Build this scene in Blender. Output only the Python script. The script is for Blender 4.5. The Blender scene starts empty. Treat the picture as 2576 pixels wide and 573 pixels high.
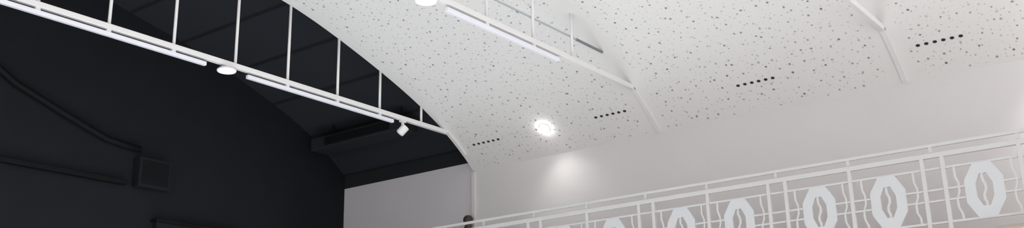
import bpy, bmesh, math, random
from mathutils import Vector, Matrix
random.seed(4)
scene = bpy.context.scene
COL = scene.collection

# ------------------------------------------------------------------ camera
# Plan used while measuring: X runs along the side wall, Y from the viewer to that
# wall, Z up.  Blender's y axis is the negative of that Y (see flip()).
FPX, YAW, PITCH, ROLL = 2559.56, 0.920515, 0.293362, -0.018432
EYE = Vector((0.0, 0.0, 1.6))


def flip(p):
    return Vector((p[0], -p[1], p[2]))


cy_, sy_, cp_, sp_ = math.cos(YAW), math.sin(YAW), math.cos(PITCH), math.sin(PITCH)
fw = Vector((cy_ * cp_, sy_ * cp_, sp_))
rt0 = Vector((-sy_, cy_, 0))
up0 = Vector((-cy_ * sp_, -sy_ * sp_, cp_))
rt = rt0 * math.cos(ROLL) + up0 * math.sin(ROLL)
up = -rt0 * math.sin(ROLL) + up0 * math.cos(ROLL)
cam_data = bpy.data.cameras.new('camera')
cam_data.sensor_width = 36.0
cam_data.lens = FPX / 2576.0 * 36.0
cam_data.clip_end = 200
cam = bpy.data.objects.new('camera', cam_data)
COL.objects.link(cam)
m = Matrix.Identity(4)
for i, v in enumerate((flip(rt), flip(up), -flip(fw))):
    for j in range(3):
        m[j][i] = v[j]
m.translation = flip(EYE)
cam.matrix_world = m
scene.camera = cam

# ------------------------------------------------------------------ light, exposure
world = bpy.data.worlds.new('world')
scene.world = world
world.use_nodes = True
wb = world.node_tree.nodes['Background']
wb.inputs['Color'].default_value = (1.0, 0.988, 0.985, 1)
wb.inputs['Strength'].default_value = 1.55
scene.view_settings.view_transform = 'Standard'
scene.view_settings.look = 'None'
scene.view_settings.gamma = 1.0
scene.view_settings.use_curve_mapping = False
scene.view_settings.exposure = 0.30
WORLD = wb


def lamp(name, kind, loc, energy, color, parent, direction=(0, 0, -1), **kw):
    d = bpy.data.lights.new(name, kind)
    d.energy = energy
    d.color = color
    for k, v in kw.items():
        setattr(d, k, v)
    o = bpy.data.objects.new(name, d)
    COL.objects.link(o)
    o.parent = parent
    base = parent.location if parent else Vector((0, 0, 0))
    o.location = flip(loc) - base
    o.rotation_euler = flip(direction).to_track_quat('-Z', 'Y').to_euler()
    return o


# ------------------------------------------------------------------ materials
def mat(name, col, rough=0.6, metal=0.0, emit=0.0, emit_col=None, noise=0.03, scale=6.0, bump=0.0, bscale=60, spec=0.5):
    mt = bpy.data.materials.new(name)
    mt.use_nodes = True
    nt = mt.node_tree
    b = nt.nodes['Principled BSDF']
    b.inputs['Roughness'].default_value = rough
    b.inputs['Metallic'].default_value = metal
    b.inputs['Specular IOR Level'].default_value = spec
    tc = nt.nodes.new('ShaderNodeTexCoord')
    nz = nt.nodes.new('ShaderNodeTexNoise')
    nz.inputs['Scale'].default_value = scale
    nz.inputs['Detail'].default_value = 3
    nt.links.new(tc.outputs['Object'], nz.inputs['Vector'])
    rp = nt.nodes.new('ShaderNodeValToRGB')
    rp.color_ramp.elements[0].position = 0.3
    rp.color_ramp.elements[1].position = 0.7
    rp.color_ramp.elements[0].color = tuple(c * (1 - noise) for c in col) + (1,)
    rp.color_ramp.elements[1].color = tuple(min(1, c * (1 + noise)) for c in col) + (1,)
    nt.links.new(nz.outputs['Fac'], rp.inputs['Fac'])
    nt.links.new(rp.outputs['Color'], b.inputs['Base Color'])
    if bump:
        n2 = nt.nodes.new('ShaderNodeTexNoise')
        n2.inputs['Scale'].default_value = bscale
        nt.links.new(tc.outputs['Object'], n2.inputs['Vector'])
        bp = nt.nodes.new('ShaderNodeBump')
        bp.inputs['Strength'].default_value = bump
        bp.inputs['Distance'].default_value = 0.01
        nt.links.new(n2.outputs['Fac'], bp.inputs['Height'])
        nt.links.new(bp.outputs['Normal'], b.inputs['Normal'])
    if emit:
        b.inputs['Emission Color'].default_value = (emit_col or col) + (1,)
        b.inputs['Emission Strength'].default_value = emit
    return mt


M = {}
M['white_wall'] = mat('white_wall', (0.665, 0.648, 0.648), 0.7, noise=0.012, scale=1.5, bump=0.03)
M['grey_wall'] = mat('grey_wall', (0.66, 0.64, 0.665), 0.7, noise=0.015, scale=1.5, bump=0.03)
M['black_wall'] = mat('black_wall', (0.0098, 0.0117, 0.0146), 0.8, noise=0.06, scale=2, spec=0.2)
M['black_paint'] = mat('black_paint', (0.018, 0.0205, 0.024), 0.8, noise=0.05, spec=0.2)
M['black_part'] = mat('black_part', (0.0035, 0.004, 0.005), 0.7, noise=0.05, spec=0.2)
M['white_paint'] = mat('white_paint', (0.80, 0.79, 0.79), 0.45, noise=0.01)
M['rail_white'] = mat('rail_white', (0.56, 0.555, 0.55), 0.45, noise=0.01)
M['medallion_white'] = mat('medallion_white', (0.57, 0.58, 0.60), 0.45, noise=0.01)
M['tube_white'] = mat('tube_white', (0.84, 0.84, 0.91), 0.4, noise=0.01)
M['plain_board'] = mat('plain_board', (0.80, 0.793, 0.785), 0.75, noise=0.01)
M['slot_dark'] = mat('slot_dark', (0.02, 0.019, 0.018), 0.8)
M['grey_metal'] = mat('grey_metal', (0.22, 0.235, 0.25), 0.4, 0.3)
M['light_grey'] = mat('light_grey', (0.48, 0.52, 0.56), 0.4, 0.2)
M['brown'] = mat('brown', (0.05, 0.028, 0.027), 0.6)
M['beige'] = mat('beige', (0.36, 0.325, 0.275), 0.6)
M['terracotta'] = mat('terracotta', (0.20, 0.105, 0.09), 0.6)
M['led_cold'] = mat('led_cold', (0.8, 0.9, 1.0), 0.4, emit=0.95, emit_col=(0.72, 0.88, 1.0))
M['led_white'] = mat('led_white', (1.0, 1.0, 1.0), 0.4, emit=5.0, emit_col=(0.95, 0.98, 1.0))
M['lamp_warm'] = mat('lamp_warm', (1.0, 0.97, 0.92), 0.4, emit=30.0, emit_col=(1.0, 0.97, 0.93))
M['sign_light'] = mat('sign_light', (1.0, 0.95, 0.88), 0.4, emit=0.8, emit_col=(1.0, 0.93, 0.84))


def floor_material():
    mt = bpy.data.materials.new('floor_boards')
    mt.use_nodes = True
    nt = mt.node_tree
    b = nt.nodes['Principled BSDF']
    b.inputs['Roughness'].default_value = 0.5
    tc = nt.nodes.new('ShaderNodeTexCoord')
    br = nt.nodes.new('ShaderNodeTexBrick')
    br.inputs['Scale'].default_value = 1.0
    br.inputs['Brick Width'].default_value = 1.6
    br.inputs['Row Height'].default_value = 0.16
    br.inputs['Mortar Size'].default_value = 0.004
    br.inputs['Color1'].default_value = (0.74, 0.72, 0.70, 1)
    br.inputs['Color2'].default_value = (0.70, 0.68, 0.665, 1)
    br.inputs['Mortar'].default_value = (0.4, 0.38, 0.36, 1)
    nt.links.new(tc.outputs['Object'], br.inputs['Vector'])
    nt.links.new(br.outputs['Color'], b.inputs['Base Color'])
    return mt


def dark_ceiling_material():
    mt = bpy.data.materials.new('black_boards')
    mt.use_nodes = True
    nt = mt.node_tree
    b = nt.nodes['Principled BSDF']
    b.inputs['Roughness'].default_value = 0.8
    b.inputs['Specular IOR Level'].default_value = 0.2
    tc = nt.nodes.new('ShaderNodeTexCoord')
    sx = nt.nodes.new('ShaderNodeSeparateXYZ')
    nt.links.new(tc.outputs['UV'], sx.inputs['Vector'])
    md = nt.nodes.new('ShaderNodeMath')
    md.operation = 'PINGPONG'
    md.inputs[1].default_value = 0.55
    nt.links.new(sx.outputs['Y'], md.inputs[0])
    rp = nt.nodes.new('ShaderNodeValToRGB')
    rp.color_ramp.elements[0].color = (0.011, 0.012, 0.015, 1)
    rp.color_ramp.elements[0].position = 0.02
    rp.color_ramp.elements[1].color = (0.023, 0.0265, 0.033, 1)
    rp.color_ramp.elements[1].position = 0.06
    nt.links.new(md.outputs[0], rp.inputs['Fac'])
    nt.links.new(rp.outputs['Color'], b.inputs['Base Color'])
    return mt


RIB0, RIBP = 11.56, 3.895


def perforated_material():
    """White acoustic board with round holes of three sizes scattered at random."""
    mt = bpy.data.materials.new('perforated_board')
    mt.use_nodes = True
    nt = mt.node_tree
    N, L = nt.nodes, nt.links
    b = N['Principled BSDF']
    b.inputs['Roughness'].default_value = 0.75
    uv = N.new('ShaderNodeUVMap')
    uv.uv_map = 'UVMap'

    def math_(op, a, bb=None, clamp=False):
        n = N.new('ShaderNodeMath')
        n.operation = op
        n.use_clamp = clamp
        for i, v in enumerate((a, bb)):
            if v is None:
                continue
            if isinstance(v, (int, float)):
                n.inputs[i].default_value = v
            else:
                L.new(v, n.inputs[i])
        return n.outputs[0]

    def holes(scale, r0, r1, strength0, strength1, shift):
        mp = N.new('ShaderNodeMapping')
        mp.inputs['Location'].default_value = (shift, shift * 1.7, 0)
        L.new(uv.outputs['UV'], mp.inputs['Vector'])
        vo = N.new('ShaderNodeTexVoronoi')
        vo.voronoi_dimensions = '2D'
        vo.inputs['Scale'].default_value = scale
        vo.inputs['Randomness'].default_value = 0.95
        L.new(mp.outputs['Vector'], vo.inputs['Vector'])
        sp = N.new('ShaderNodeSeparateColor')
        L.new(vo.outputs['Color'], sp.inputs['Color'])
        r = math_('ADD', math_('MULTIPLY', sp.outputs['Red'], (r1 - r0) * scale), r0 * scale)
        e = 0.006 * scale
        edge = math_('DIVIDE', math_('SUBTRACT', r, vo.outputs['Distance']), e, True)
        st = math_('ADD', math_('MULTIPLY', sp.outputs['Green'], strength1 - strength0), strength0)
        return math_('MULTIPLY', edge, st)

    h = holes(5.0, 0.016, 0.022, 0.25, 0.85, 0.0)
    h = math_('MAXIMUM', h, holes(7.5, 0.009, 0.015, 0.2, 0.6, 3.31))
    h = math_('MAXIMUM', h, holes(13.0, 0.006, 0.010, 0.1, 0.4, 7.77))
    sx = N.new('ShaderNodeSeparateXYZ')
    L.new(uv.outputs['UV'], sx.inputs['Vector'])
    # plain margins beside the ribs and above the wall
    q = math_('ADD', sx.outputs['X'], -RIB0 + 10 * RIBP)
    pp = math_('PINGPONG', q, RIBP / 2)
    h = math_('MULTIPLY', h, math_('GREATER_THAN', pp, 0.19))
    h = math_('MULTIPLY', h, math_('GREATER_THAN', sx.outputs['Y'], 0.06))
    mx = N.new('ShaderNodeMix')
    mx.data_type = 'RGBA'
    L.new(h, mx.inputs['Factor'])
    mx.inputs['A'].default_value = (0.815, 0.81, 0.80, 1)
    mx.inputs['B'].default_value = (0.07, 0.065, 0.06, 1)
    L.new(mx.outputs['Result'], b.inputs['Base Color'])
    bp = N.new('ShaderNodeBump')
    bp.invert = True
    bp.inputs['Strength'].default_value = 0.3
    bp.inputs['Distance'].default_value = 0.01
    L.new(h, bp.inputs['Height'])
    L.new(bp.outputs['Normal'], b.inputs['Normal'])
    return mt


M['floor'] = floor_material()
M['black_boards'] = dark_ceiling_material()
M['perforated'] = perforated_material()


# ------------------------------------------------------------------ mesh helpers
class MB:
    """Collects shapes given in the measuring plan and links them as ONE mesh object."""

    def __init__(self):
        self.bm = bmesh.new()

    def face(self, pts):
        vs = [self.bm.verts.new(flip(p)) for p in pts]
        return self.bm.faces.new(vs)

    def hexa(self, c):
        vs = [self.bm.verts.new(flip(p)) for p in c]
        for f in ((0, 1, 2, 3), (4, 5, 6, 7), (0, 1, 5, 4), (1, 2, 6, 5), (2, 3, 7, 6), (3, 0, 4, 7)):
            self.bm.faces.new([vs[i] for i in f])
        return self

    def box(self, x0, x1, y0, y1, z0, z1):
        return self.hexa([(x0, y0, z0), (x1, y0, z0), (x1, y1, z0), (x0, y1, z0),
                          (x0, y0, z1), (x1, y0, z1), (x1, y1, z1), (x0, y1, z1)])

    def bar(self, a, b, w, h, upv=(0, 0, 1)):
        a, b, u = Vector(a), Vector(b), Vector(upv)
        d = (b - a).normalized()
        s = d.cross(u).normalized()
        u = s.cross(d).normalized()
        s *= w / 2
        u *= h / 2
        return self.hexa([a - s - u, a + s - u, a + s + u, a - s + u, b - s - u, b + s - u, b + s + u, b - s + u])

    def tube(self, pts, r, n=12):
        pts = [Vector(p) for p in pts]
        rings = []
        for i, p in enumerate(pts):
            d = (pts[min(i + 1, len(pts) - 1)] - pts[max(i - 1, 0)]).normalized()
            ref = Vector((0, 0, 1)) if abs(d.z) < 0.9 else Vector((1, 0, 0))
            s = d.cross(ref).normalized()
            t = s.cross(d)
            rings.append([self.bm.verts.new(flip(p + (s * math.cos(k * 2 * math.pi / n) + t * math.sin(k * 2 * math.pi / n)) * r)) for k in range(n)])
        for a, b in zip(rings, rings[1:]):
            for k in range(n):
                self.bm.faces.new((a[k], a[(k + 1) % n], b[(k + 1) % n], b[k]))
        self.bm.faces.new(rings[0])
        self.bm.faces.new(rings[-1])
        return self

    def lathe(self, c, axis, prof, n=32):
        """prof: (radius, distance along axis) pairs."""
        c, ax = Vector(c), Vector(axis).normalized()
        ref = Vector((1, 0, 0)) if abs(ax.x) < 0.9 else Vector((0, 1, 0))
        s = ax.cross(ref).normalized()
        t = ax.cross(s)
        rings = []
        for r, h in prof:
            r = max(r, 1e-4)
            rings.append([self.bm.verts.new(flip(c + ax * h + (s * math.cos(k * 2 * math.pi / n) + t * math.sin(k * 2 * math.pi / n)) * r)) for k in range(n)])
        for a, b in zip(rings, rings[1:]):
            for k in range(n):
                self.bm.faces.new((a[k], a[(k + 1) % n], b[(k + 1) % n], b[k]))
        self.bm.faces.new(rings[0])
        self.bm.faces.new(rings[-1])
        return self

    def ring_prism(self, outer, inner, y0, y1):
        """A flat ring in the X-Z plane (same vertex count outside and inside), y0..y1 thick."""
        n = len(outer)
        g = [[self.bm.verts.new(flip((x, y, z))) for x, z in poly] for y in (y0, y1) for poly in (outer, inner)]
        of, inf, ob, inb = g
        for k in range(n):
            j = (k + 1) % n
            self.bm.faces.new((of[k], of[j], inf[j], inf[k]))
            self.bm.faces.new((ob[k], inb[k], inb[j], ob[j]))
            self.bm.faces.new((of[k], ob[k], ob[j], of[j]))
            self.bm.faces.new((inf[k], inf[j], inb[j], inb[k]))
        return self

    def build(self, name, material, parent=None, bevel=0.0, smooth=False):
        bmesh.ops.recalc_face_normals(self.bm, faces=self.bm.faces)
        xs = [v.co.x for v in self.bm.verts]
        ys = [v.co.y for v in self.bm.verts]
        zs = [v.co.z for v in self.bm.verts]
        base = Vector(((min(xs) + max(xs)) / 2, (min(ys) + max(ys)) / 2, min(zs)))
        bmesh.ops.translate(self.bm, verts=self.bm.verts, vec=-base)
        me = bpy.data.meshes.new(name)
        self.bm.to_mesh(me)
        self.bm.free()
        me.materials.append(material)
        if smooth:
            for p in me.polygons:
                p.use_smooth = True
        o = bpy.data.objects.new(name, me)
        COL.objects.link(o)
        o.parent = parent
        o.location = base - (total_loc(parent) if parent else Vector((0, 0, 0)))
        if bevel:
            md = o.modifiers.new('bevel', 'BEVEL')
            md.width = bevel
            md.segments = 2
        return o


def total_loc(o):
    v = Vector((0, 0, 0))
    while o:
        v += o.location
        o = o.parent
    return v


def tag(o, label, cat, group=None):
    o['label'] = label
    o['category'] = cat
    if group:
        o['group'] = group
    return o


def thing(name, loc, label, cat, group=None):
    o = bpy.data.objects.new(name, None)
    o.empty_display_size = 0.1
    COL.objects.link(o)
    o.location = flip(loc)
    return tag(o, label, cat, group)


def struct(o):
    o['kind'] = 'structure'
    return o


def copy_tree(o, delta, parent=None):
    c = o.copy()
    COL.objects.link(c)
    c.parent = parent
    if parent is None:
        c.location = o.location + flip(delta)
    for ch in list(o.children):
        copy_tree(ch, delta, c)
    return c


# ------------------------------------------------------------------ the setting
YW = 14.0          # side wall
ZS = 5.995         # springing of the vault
XE = 14.975        # black end wall
YC = 3.5           # crown of the vault
T1 = 4.6
PC = (0.88824553, -0.24590832, 0.05053003, -0.00430282)


def rise(t):
    """Height of the vault above its springing, t metres in from the side wall."""
    if t > YW - YC:
        t = 2 * (YW - YC) - t
    tt = min(t, T1)
    z = sum(c * tt ** (k + 1) for k, c in enumerate(PC))
    if t > T1:
        s1 = 0.24
        span = (YW - YC) - T1
        u = t - T1
        z += s1 * (u - u * u / (2 * span))
    return z


def vz(y):
    return ZS + rise(YW - y)


def vnormal(y):
    """Unit vector out of the vault, towards the room."""
    s = (vz(y + 0.05) - vz(y - 0.05)) / 0.1
    return Vector((0, s, -1)).normalized()


TS = [i * 0.125 for i in range(0, 169)]      # 0 .. 21 m


def make_vault(name, x0, x1, lift, material, outward):
    bm = bmesh.new()
    uvl = bm.loops.layers.uv.new('UVMap')
    xs = [x0 + (x1 - x0) * i / 24 for i in range(25)]
    arc = [0.0]
    for a, b in zip(TS, TS[1:]):
        arc.append(arc[-1] + math.hypot(b - a, rise(b) - rise(a)))
    grid = [[bm.verts.new(flip((x, YW - t, ZS + lift + rise(t)))) for t in TS] for x in xs]
    for i in range(len(xs) - 1):
        for j in range(len(TS) - 1):
            f = bm.faces.new((grid[i][j], grid[i + 1][j], grid[i + 1][j + 1], grid[i][j + 1]))
            f.smooth = True
            for lp, (ii, jj) in zip(f.loops, ((i, j), (i + 1, j), (i + 1, j + 1), (i, j + 1))):
                lp[uvl].uv = (xs[ii], arc[jj])
    bmesh.ops.recalc_face_normals(bm, faces=bm.faces)
    if bm.faces[:][0].normal.z > 0:
        bmesh.ops.reverse_faces(bm, faces=bm.faces)
    me = bpy.data.meshes.new(name)
    bm.to_mesh(me)
    bm.free()
    me.materials.append(material)
    o = bpy.data.objects.new(name, me)
    COL.objects.link(o)
    sd = o.modifiers.new('thickness', 'SOLIDIFY')
    sd.thickness = outward
    sd.offset = -1
    es = o.modifiers.new('crisp_edges', 'EDGE_SPLIT')
    es.split_angle = math.radians(40)
    return struct(o)


make_vault('ceiling', -2.0, RIB0, 0.0, M['perforated'], 0.47)
make_vault('ceiling.001', RIB0 + 0.002, XE, 0.45, M['black_boards'], 0.2)


def vault_strip(mb, x0, x1, t0, t1, drop, n=60, sink=0.02):
    """A band that follows the vault, `drop` metres proud of it."""
    prev = None
    for i in range(n + 1):
        t = t0 + (t1 - t0) * i / n
        y = YW - t
        nn = vnormal(y)
        p = Vector((0, y, vz(y)))
        lo, hi = p + nn * drop, p - nn * sink
        ring = [mb.bm.verts.new(flip((x, q.y, q.z))) for x, q in ((x0, lo), (x1, lo), (x1, hi), (x0, hi))]
        if prev:
            for k in range(4):
                mb.bm.faces.new((prev[k], prev[(k + 1) % 4], ring[(k + 1) % 4], ring[k]))
        else:
            mb.bm.faces.new(ring)
        prev = ring
    mb.bm.faces.new(prev)
    return mb


# side wall below the vault, its continuation past the vault's end, and the black end
struct(MB().box(-2, RIB0, YW, YW + 0.25, 0, ZS + 0.02).build('wall_right', M['white_wall']))
struct(MB().box(RIB0, XE + 0.2, YW + 0.02, YW + 0.25, 0, 6.18).build('wall_right.001', M['grey_wall']))
struct(MB().box(RIB0, XE + 0.2, YW + 0.02, YW + 0.25, 6.18, 6.6).build('wall_right.002', M['black_paint']))
struct(MB().box(XE, XE + 0.2, -7, YW + 0.02, 0, 9.2).build('wall_end', M['black_wall']))
struct(MB().box(-4, XE + 0.2, -7, YW + 0.25, -0.2, 0).build('floor', M['floor']))
# corner bead where the white wall stops
struct(MB().box(RIB0 - 0.05, RIB0 + 0.03, YW - 0.035, YW + 0.03, 3.45, ZS - 0.02).build('trim_1', M['white_wall'], bevel=0.006))
# gallery floor carrying the railing
struct(MB().box(-2, XE, 12.1, YW, 3.18, 3.45).build('floor.001', M['terracotta']))


# ------------------------------------------------------------------ arch ties with hangers
ZT0, ZT1 = 6.535, 6.612
HANG = (5.65, 6.60, 7.57, 8.60, 9.57, 10.59, 11.54, 12.56)


def arch_tie(x, xv, label):
    t = thing('arch_tie', (x, 8, ZT0), label, 'ceiling rail', 'white ties across the vaulted ceiling')
    yend = YW - 0.86
    MB().box(x - 0.035, x + 0.035, -3.0, yend + 0.12, ZT0, ZT1).build('tie_bar', M['white_paint'], t, bevel=0.008)
    vault_strip(MB(), x - 0.075 if x > 11 else x - 0.035, x - 0.01 if x > 11 else x + 0.035, 0.30 if x > 11 else 0.02, 0.80, 0.03 if x > 11 else 0.018, n=12).build('end_leg', M['white_paint'], t)
    for y in (HANG if x > 11 else HANG[:-1]):
        top = vz(y) + 0.03
        MB().tube([(x, y, ZT1 - 0.01), (xv, y, top)], 0.022, 12).build('hanger_rod', M['white_paint'], t, smooth=True)
    return t


arch_tie(11.545, 11.545, 'long white tie rail with hanger rods across the open end of the vault, against black')
arch_tie(7.665, 7.665, 'white tie rail under the second ceiling rib, ending above the bright downlight')
arch_tie(3.77, 3.77, 'white tie rail under the ceiling rib nearest the viewer, at the upper right')


def linear_light(x, y0, y1, label):
    t = thing('linear_light', (x, (y0 + y1) / 2, 6.44), label, 'linear light', 'linear lights under the tie rails')
    MB().box(x - 0.03, x + 0.03, y0, y1, 6.445, 6.503).build('light_body', M['tube_white'], t, bevel=0.008)
    for y in HANG:
        if y0 < y < y1:
            MB().box(x - 0.02, x + 0.02, y - 0.03, y + 0.03, 6.495, ZT0).build('mounting_clip', M['white_paint'], t)
    return t


linear_light(11.545, 4.2, 8.10, 'white linear light under the end tie rail, at the upper left edge')
linear_light(11.545, 8.82, 11.86, 'white linear light under the end tie rail, between disc lamp and small spotlight')
linear_light(7.665, 8.78, 11.18, 'white linear light under the second tie rail, against the perforated ceiling')


def disc_lamp(x, y, label, mt, watts):
    t = thing('disc_lamp', (x, y, 6.41), label, 'lamp', 'disc lamps under the tie rails')
    MB().lathe((x, y, ZT0 + 0.01), (0, 0, -1), [(0.03, 0.01), (0.035, 0.024), (0.105, 0.036), (0.136, 0.062), (0.138, 0.078)], 36).build('housing', M['white_paint'], t, smooth=True)
    MB().lathe((x, y, ZT0 - 0.066), (0, 0, -1), [(0.130, 0), (0.127, 0.012), (0.09, 0.022), (0.05, 0.026), (0.0, 0.027)], 36).build('diffuser', mt, t, smooth=True)
    lamp('lamp_light', 'AREA', (x, y, ZT0 - 0.096), watts, (0.85, 0.94, 1.0), t, shape='DISK', size=0.19, spread=math.radians(90))
    return t


disc_lamp(11.545, 8.46, 'round bluish lit disc lamp under the end tie rail, against black', M['led_cold'], 110)
disc_lamp(7.665, 8.41, 'bright white disc lamp under the second tie rail, cut by the top edge', M['led_white'], 330)


def spotlight(x, y):
    t = thing('spotlight', (x, y, 6.25), 'small white adjustable spotlight hanging from the end tie rail near the wall', 'spotlight')
    MB().box(x - 0.03, x + 0.03, y - 0.06, y + 0.06, ZT0 - 0.03, ZT0).build('adaptor', M['white_paint'], t, bevel=0.005)
    MB().tube([(x, y, ZT0 - 0.02), (x, y, 6.40)], 0.026, 12).build('stem', M['white_paint'], t, smooth=True)
    ax = Vector((0.50, -0.42, -0.75)).normalized()
    c = Vector((x, y - 0.0, 6.37)) - ax * 0.085
    MB().lathe(c, ax, [(0.03, 0), (0.066, 0.004), (0.072, 0.012), (0.072, 0.155), (0.066, 0.165)], 28).build('head', M['white_paint'], t, smooth=False)
    MB().lathe(c + ax * 0.163, ax, [(0.060, 0), (0.058, 0.006), (0.03, 0.012), (0.0, 0.014)], 28).build('lens', M['tube_white'], t, smooth=True)
    return t


spotlight(11.545, 12.10)

# thin dark rail above the second tie
t = thing('cable_rail', (7.665, 10.5, 6.9), 'thin dark grey rail running up to the second ceiling rib, above its white tie', 'rail')
MB().box(7.688, 7.708, -1.0, 11.7, 6.935, 6.96).build('rail_body', M['light_grey'], t, bevel=0.003)
MB().box(7.686, 7.71, 11.7, 12.42, 6.93, 6.965).build('end_section', M['grey_metal'], t, bevel=0.003)


# ------------------------------------------------------------------ slot diffusers, downlights
def slot_diffuser(x, label):
    y = 13.555
    nn = vnormal(y)
    tang = Vector((0, 1, (vz(y + 0.05) - vz(y - 0.05)) / 0.1)).normalized()
    c = Vector((x, y, vz(y)))
    t = thing('slot_diffuser', c, label, 'air vent', 'six-slot air vents along the ceiling')
    half = 0.36

    def plate(mb, x0, x1, a0, a1, d0, d1):
        cc = []
        for d in (d0, d1):
            for xx, aa in ((x0, a0), (x1, a0), (x1, a1), (x0, a1)):
                p = c + tang * aa + nn * d
                cc.append((x + xx, p.y, p.z))
        return mb.hexa(cc)
    plate(MB(), -half, half, -0.05, 0.05, -0.01, 0.004).build('face_plate', M['plain_board'], t)
    for k in range(6):
        xc = -0.275 + 0.11 * k
        mb = MB()
        rims = []
        for d in (0.0, 0.0055):
            rims.append([])
            for q in range(12):
                an = q * math.pi / 6
                p = c + tang * (0.024 * math.sin(an)) + nn * d
                rims[-1].append(mb.bm.verts.new(flip((x + xc + 0.029 * math.cos(an), p.y, p.z))))
        for q in range(12):
            mb.bm.faces.new((rims[0][q], rims[0][(q + 1) % 12], rims[1][(q + 1) % 12], rims[1][q]))
        mb.bm.faces.new(rims[0])
        mb.bm.faces.new(rims[1])
        mb.build('slot', M['slot_dark'], t)
    return t


slot_diffuser(10.90, 'row of six dark vent slots in the ceiling beside the black opening')
slot_diffuser(8.31, 'row of six dark vent slots in the ceiling, just right of the bright downlight')
slot_diffuser(5.78, 'row of six dark vent slots in mid-ceiling above the octagon railing')
slot_diffuser(3.155, 'row of six dark vent slots nearest the viewer, at the upper right')


def downlight(x, y, label, watts):
    nn = vnormal(y)
    c = Vector((x, y, vz(y)))
    t = thing('downlight', c, label, 'downlight', 'round downlights in the ceiling')
    MB().lathe(c - nn * 0.01, nn, [(0.08, 0), (0.104, 0.004), (0.101, 0.018), (0.085, 0.024)], 40).build('trim_ring', M['white_paint'], t, smooth=True)
    MB().lathe(c, nn, [(0.084, 0), (0.084, 0.02), (0.077, 0.04), (0.053, 0.053), (0.025, 0.058), (0, 0.059)], 40).build('diffuser', M['lamp_warm'], t, smooth=True)
    p = c + nn * 0.15
    lamp('lamp_light', 'SPOT', p, watts, (1.0, 0.96, 0.92), t, direction=(-0.16, 0.27, -1.0), spot_size=math.radians(104), spot_blend=1.0, shadow_soft_size=0.06)
    return t


downlight(9.61, 13.54, 'bright round downlight glowing in the perforated ceiling near the wall', 19)
downlight(1.75, 13.54, 'round downlight in the ceiling beyond the right edge, washing the wall', 75)


# ------------------------------------------------------------------ gallery railing
YR = 12.2
rail = thing('balcony_railing', (7, YR, 3.45), 'white metal balcony railing with octagon medallions in front of the side wall', 'railing')
RX0, RX1 = 0.9, XE
MB().box(RX0, RX1, YR - 0.02, YR + 0.02, 4.595, 4.635).build('handrail', M['rail_white'], rail, bevel=0.006)
MB().box(RX0, RX1, YR - 0.025, YR + 0.025, 4.465, 4.525).build('top_rail', M['rail_white'], rail, bevel=0.006)
PAIR, SING, PITCHX = 3.115, 2.175, 1.925
Z_TOP, Z_BOT = 4.335, 3.70
B = 0.013


def post(x, w=0.046):
    MB().box(x - w / 2, x + w / 2, YR - w / 2, YR + w / 2, 3.45, 4.47).build('post', M['rail_white'], rail, bevel=0.004)


def picket(x):
    MB().box(x - 0.018, x + 0.018, YR - 0.012, YR + 0.012, 4.52, 4.6).build('picket', M['rail_white'], rail)


def hbar(x0, x1, z, w=0.026):
    MB().box(x0, x1, YR - 0.012, YR + 0.012, z - w / 2, z + w / 2).build('cross_bar', M['rail_white'], rail)


def strip(pts, w, t):
    """A bent flat bar running down the railing plane, pts = (x, z)."""
    mb = MB()
    prev = None
    for px, pz in pts:
        ring = [mb.bm.verts.new(flip((px + a, YR + b, pz))) for a, b in ((-w / 2, -t / 2), (w / 2, -t / 2), (w / 2, t / 2), (-w / 2, t / 2))]
        if prev:
            for k in range(4):
                mb.bm.faces.new((prev[k], prev[(k + 1) % 4], ring[(k + 1) % 4], ring[k]))
        else:
            mb.bm.faces.new(ring)
        prev = ring
    mb.bm.faces.new(prev)
    return mb


def zigzag(x, sgn):
    pts = [(0.0, Z_TOP), (0.0, 4.21), (-0.028 * sgn, 4.135), (-0.028 * sgn, 4.03), (0.004, 3.955), (0.004, 3.85), (-0.03 * sgn, 3.775), (-0.03 * sgn, Z_BOT)]
    mb = strip([(x + a, z) for a, z in pts], 0.024, 0.02)
    mb.build('zigzag_bar', M['rail_white'], rail)


def medallion(x):
    zc = (Z_TOP + Z_BOT) / 2
    hw, hh = 0.208, 0.318
    out = [(0.095, hh), (hw, 0.13), (hw, -0.13), (0.095, -hh), (-0.095, -hh), (-hw, -0.13), (-hw, 0.13), (-0.095, hh)]
    inn = [(0.038, 0.185), (0.092, 0.075), (0.092, -0.075), (0.038, -0.185), (-0.038, -0.185), (-0.092, -0.075), (-0.092, 0.075), (-0.038, 0.185)]
    md = MB().ring_prism([(x + a, zc + b) for a, b in out], [(x + a, zc + b) for a, b in inn], YR - 0.016, YR + 0.016).build('medallion', M['medallion_white'], rail)
    pts = [(0.012, 0.19), (0.012, 0.11), (-0.012, 0.06), (-0.012, 0.0), (0.014, -0.06), (0.014, -0.11), (-0.004, -0.15), (-0.004, -0.19)]
    mb = strip([(x + a, zc + z) for a, z in pts], 0.03, 0.02)
    mb.build('centre_bar', M['rail_white'], md)
    return hw


def bay(xa, xb, xo):
    """One panel between the posts at xa < xb with a medallion at xo."""
    hbar(xa, xb, Z_TOP)
    hbar(xa, xb, Z_BOT)
    hw = medallion(xo)
    for z in (4.085, 3.955):
        hbar(xa, xo - hw + 0.005, z, 0.022)
        hbar(xo + hw - 0.005, xb, z, 0.022)
    zigzag(xo - 0.315, 1)
    zigzag(xo + 0.30, 1)


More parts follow.
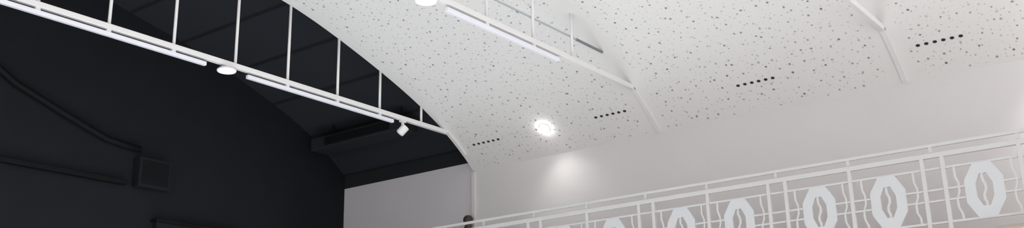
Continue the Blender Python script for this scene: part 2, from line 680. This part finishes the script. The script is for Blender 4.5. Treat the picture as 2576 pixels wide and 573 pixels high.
for k in range(-1, 7):
    xc = PAIR + PITCHX * k
    xs1 = SING - 0.005 + PITCHX * k
    x_lo, x_hi = xc - 0.115, xc + 0.115
    if xc > RX0:
        post(x_lo)
        post(x_hi)
        picket(xc)
        for z in (Z_TOP, 4.085, 3.955, Z_BOT):
            hbar(x_lo, x_hi, z, 0.022)
    if xs1 > RX0:
        post(xs1)
        picket(xs1)
        bay(xs1, x_lo, (xs1 + x_lo) / 2)
    if x_hi > RX0 and xs1 + PITCHX < RX1:
        bay(x_hi, xs1 + PITCHX, (x_hi + xs1 + PITCHX) / 2)

# small dark fixture at the foot of the corner bead, just above the handrail
t = thing('wall_fixture', (RIB0, YW - 0.15, 4.68), 'small dark brown round-topped fixture at the foot of the white corner trim', 'fixture')
MB().lathe((RIB0 - 0.0, YW - 0.16, 4.68), (0, 0, 1), [(0.06, 0), (0.075, 0.02), (0.075, 0.26), (0.055, 0.30), (0.07, 0.34), (0.09, 0.38), (0.085, 0.43), (0.05, 0.47), (0.0, 0.48)], 24).build('body', M['brown'], t, smooth=True)
MB().box(RIB0 - 0.05, RIB0 + 0.05, YW - 0.10, YW - 0.03, 4.70, 4.86).build('bracket', M['brown'], t)

# beige framed lit panel at the lower right, on the gallery edge
t = thing('light_box', (1.9, 11.98, 3.18), 'beige framed lit white panel at the lower right, below the railing', 'light box')
MB().box(1.2, 2.46, 12.02, 12.1, 3.19, 3.50).build('back_panel', M['beige'], t)
MB().box(1.2, 2.46, 11.94, 12.02, 3.515, 3.548).build('frame', M['beige'], t, bevel=0.006)
MB().box(2.40, 2.46, 11.94, 12.02, 3.19, 3.52).build('frame', M['beige'], t, bevel=0.006)
MB().box(1.2, 2.40, 11.97, 12.02, 3.19, 3.50).build('lit_panel', M['sign_light'], t)

# ------------------------------------------------------------------ black equipment in the dark end
t = thing('ceiling_duct', (13.4, 12.95, 6.66), 'long black duct box under the black ceiling near the grey wall', 'duct')
MB().box(12.2, 14.6, 12.75, 13.2, 6.66, 6.9).build('duct_body', M['black_paint'], t, bevel=0.02)
MB().box(12.5, 14.2, 12.735, 12.755, 6.71, 6.86).build('grille', M['black_part'], t)
for x in (12.4, 14.2):
    MB().tube([(x, 12.95, 6.89), (x, 12.95, vz(12.95) + 0.46)], 0.015, 8).build('hanger_rod', M['black_part'], t)

tag(MB().tube([(14.895, 4.2, 8.62), (14.895, 5.2, 7.92), (14.895, 6.2, 7.2), (14.895, 7.1, 6.67), (14.895, 7.9, 6.38), (14.895, 8.67, 6.12), (14.895, 9.0, 6.08), (14.895, 9.3, 6.06)], 0.055, 14).build('flexible_duct', M['black_part'], smooth=True),
    'black flexible pipe sloping down across the black end wall', 'pipe')
t = thing('control_cabinet', (14.8, 9.55, 5.4), 'black wall box on the black end wall where the sloping pipe ends', 'cabinet')
MB().box(14.78, XE, 9.25, 9.85, 5.42, 5.92).build('cabinet_body', M['black_wall'], t, bevel=0.01)
MB().box(14.772, 14.785, 9.30, 9.80, 5.47, 5.87).build('door', M['black_part'], t, bevel=0.004)
tag(MB().box(14.84, XE, 3.0, 9.1, 5.42, 5.5).build('cable_tray', M['black_part'], bevel=0.01),
    'level black cable tray along the black end wall, left of the wall box', 'cable tray')
t = thing('wall_panel', (14.9, 10.4, 4.0), 'low black panel with a ledge on the black end wall, at the bottom edge', 'panel')
MB().box(14.85, XE, 9.7, 11.4, 3.45, 4.9).build('panel_body', M['black_wall'], t, bevel=0.01)
MB().box(14.80, XE, 9.66, 11.44, 4.89, 4.94).build('ledge', M['black_part'], t, bevel=0.006)
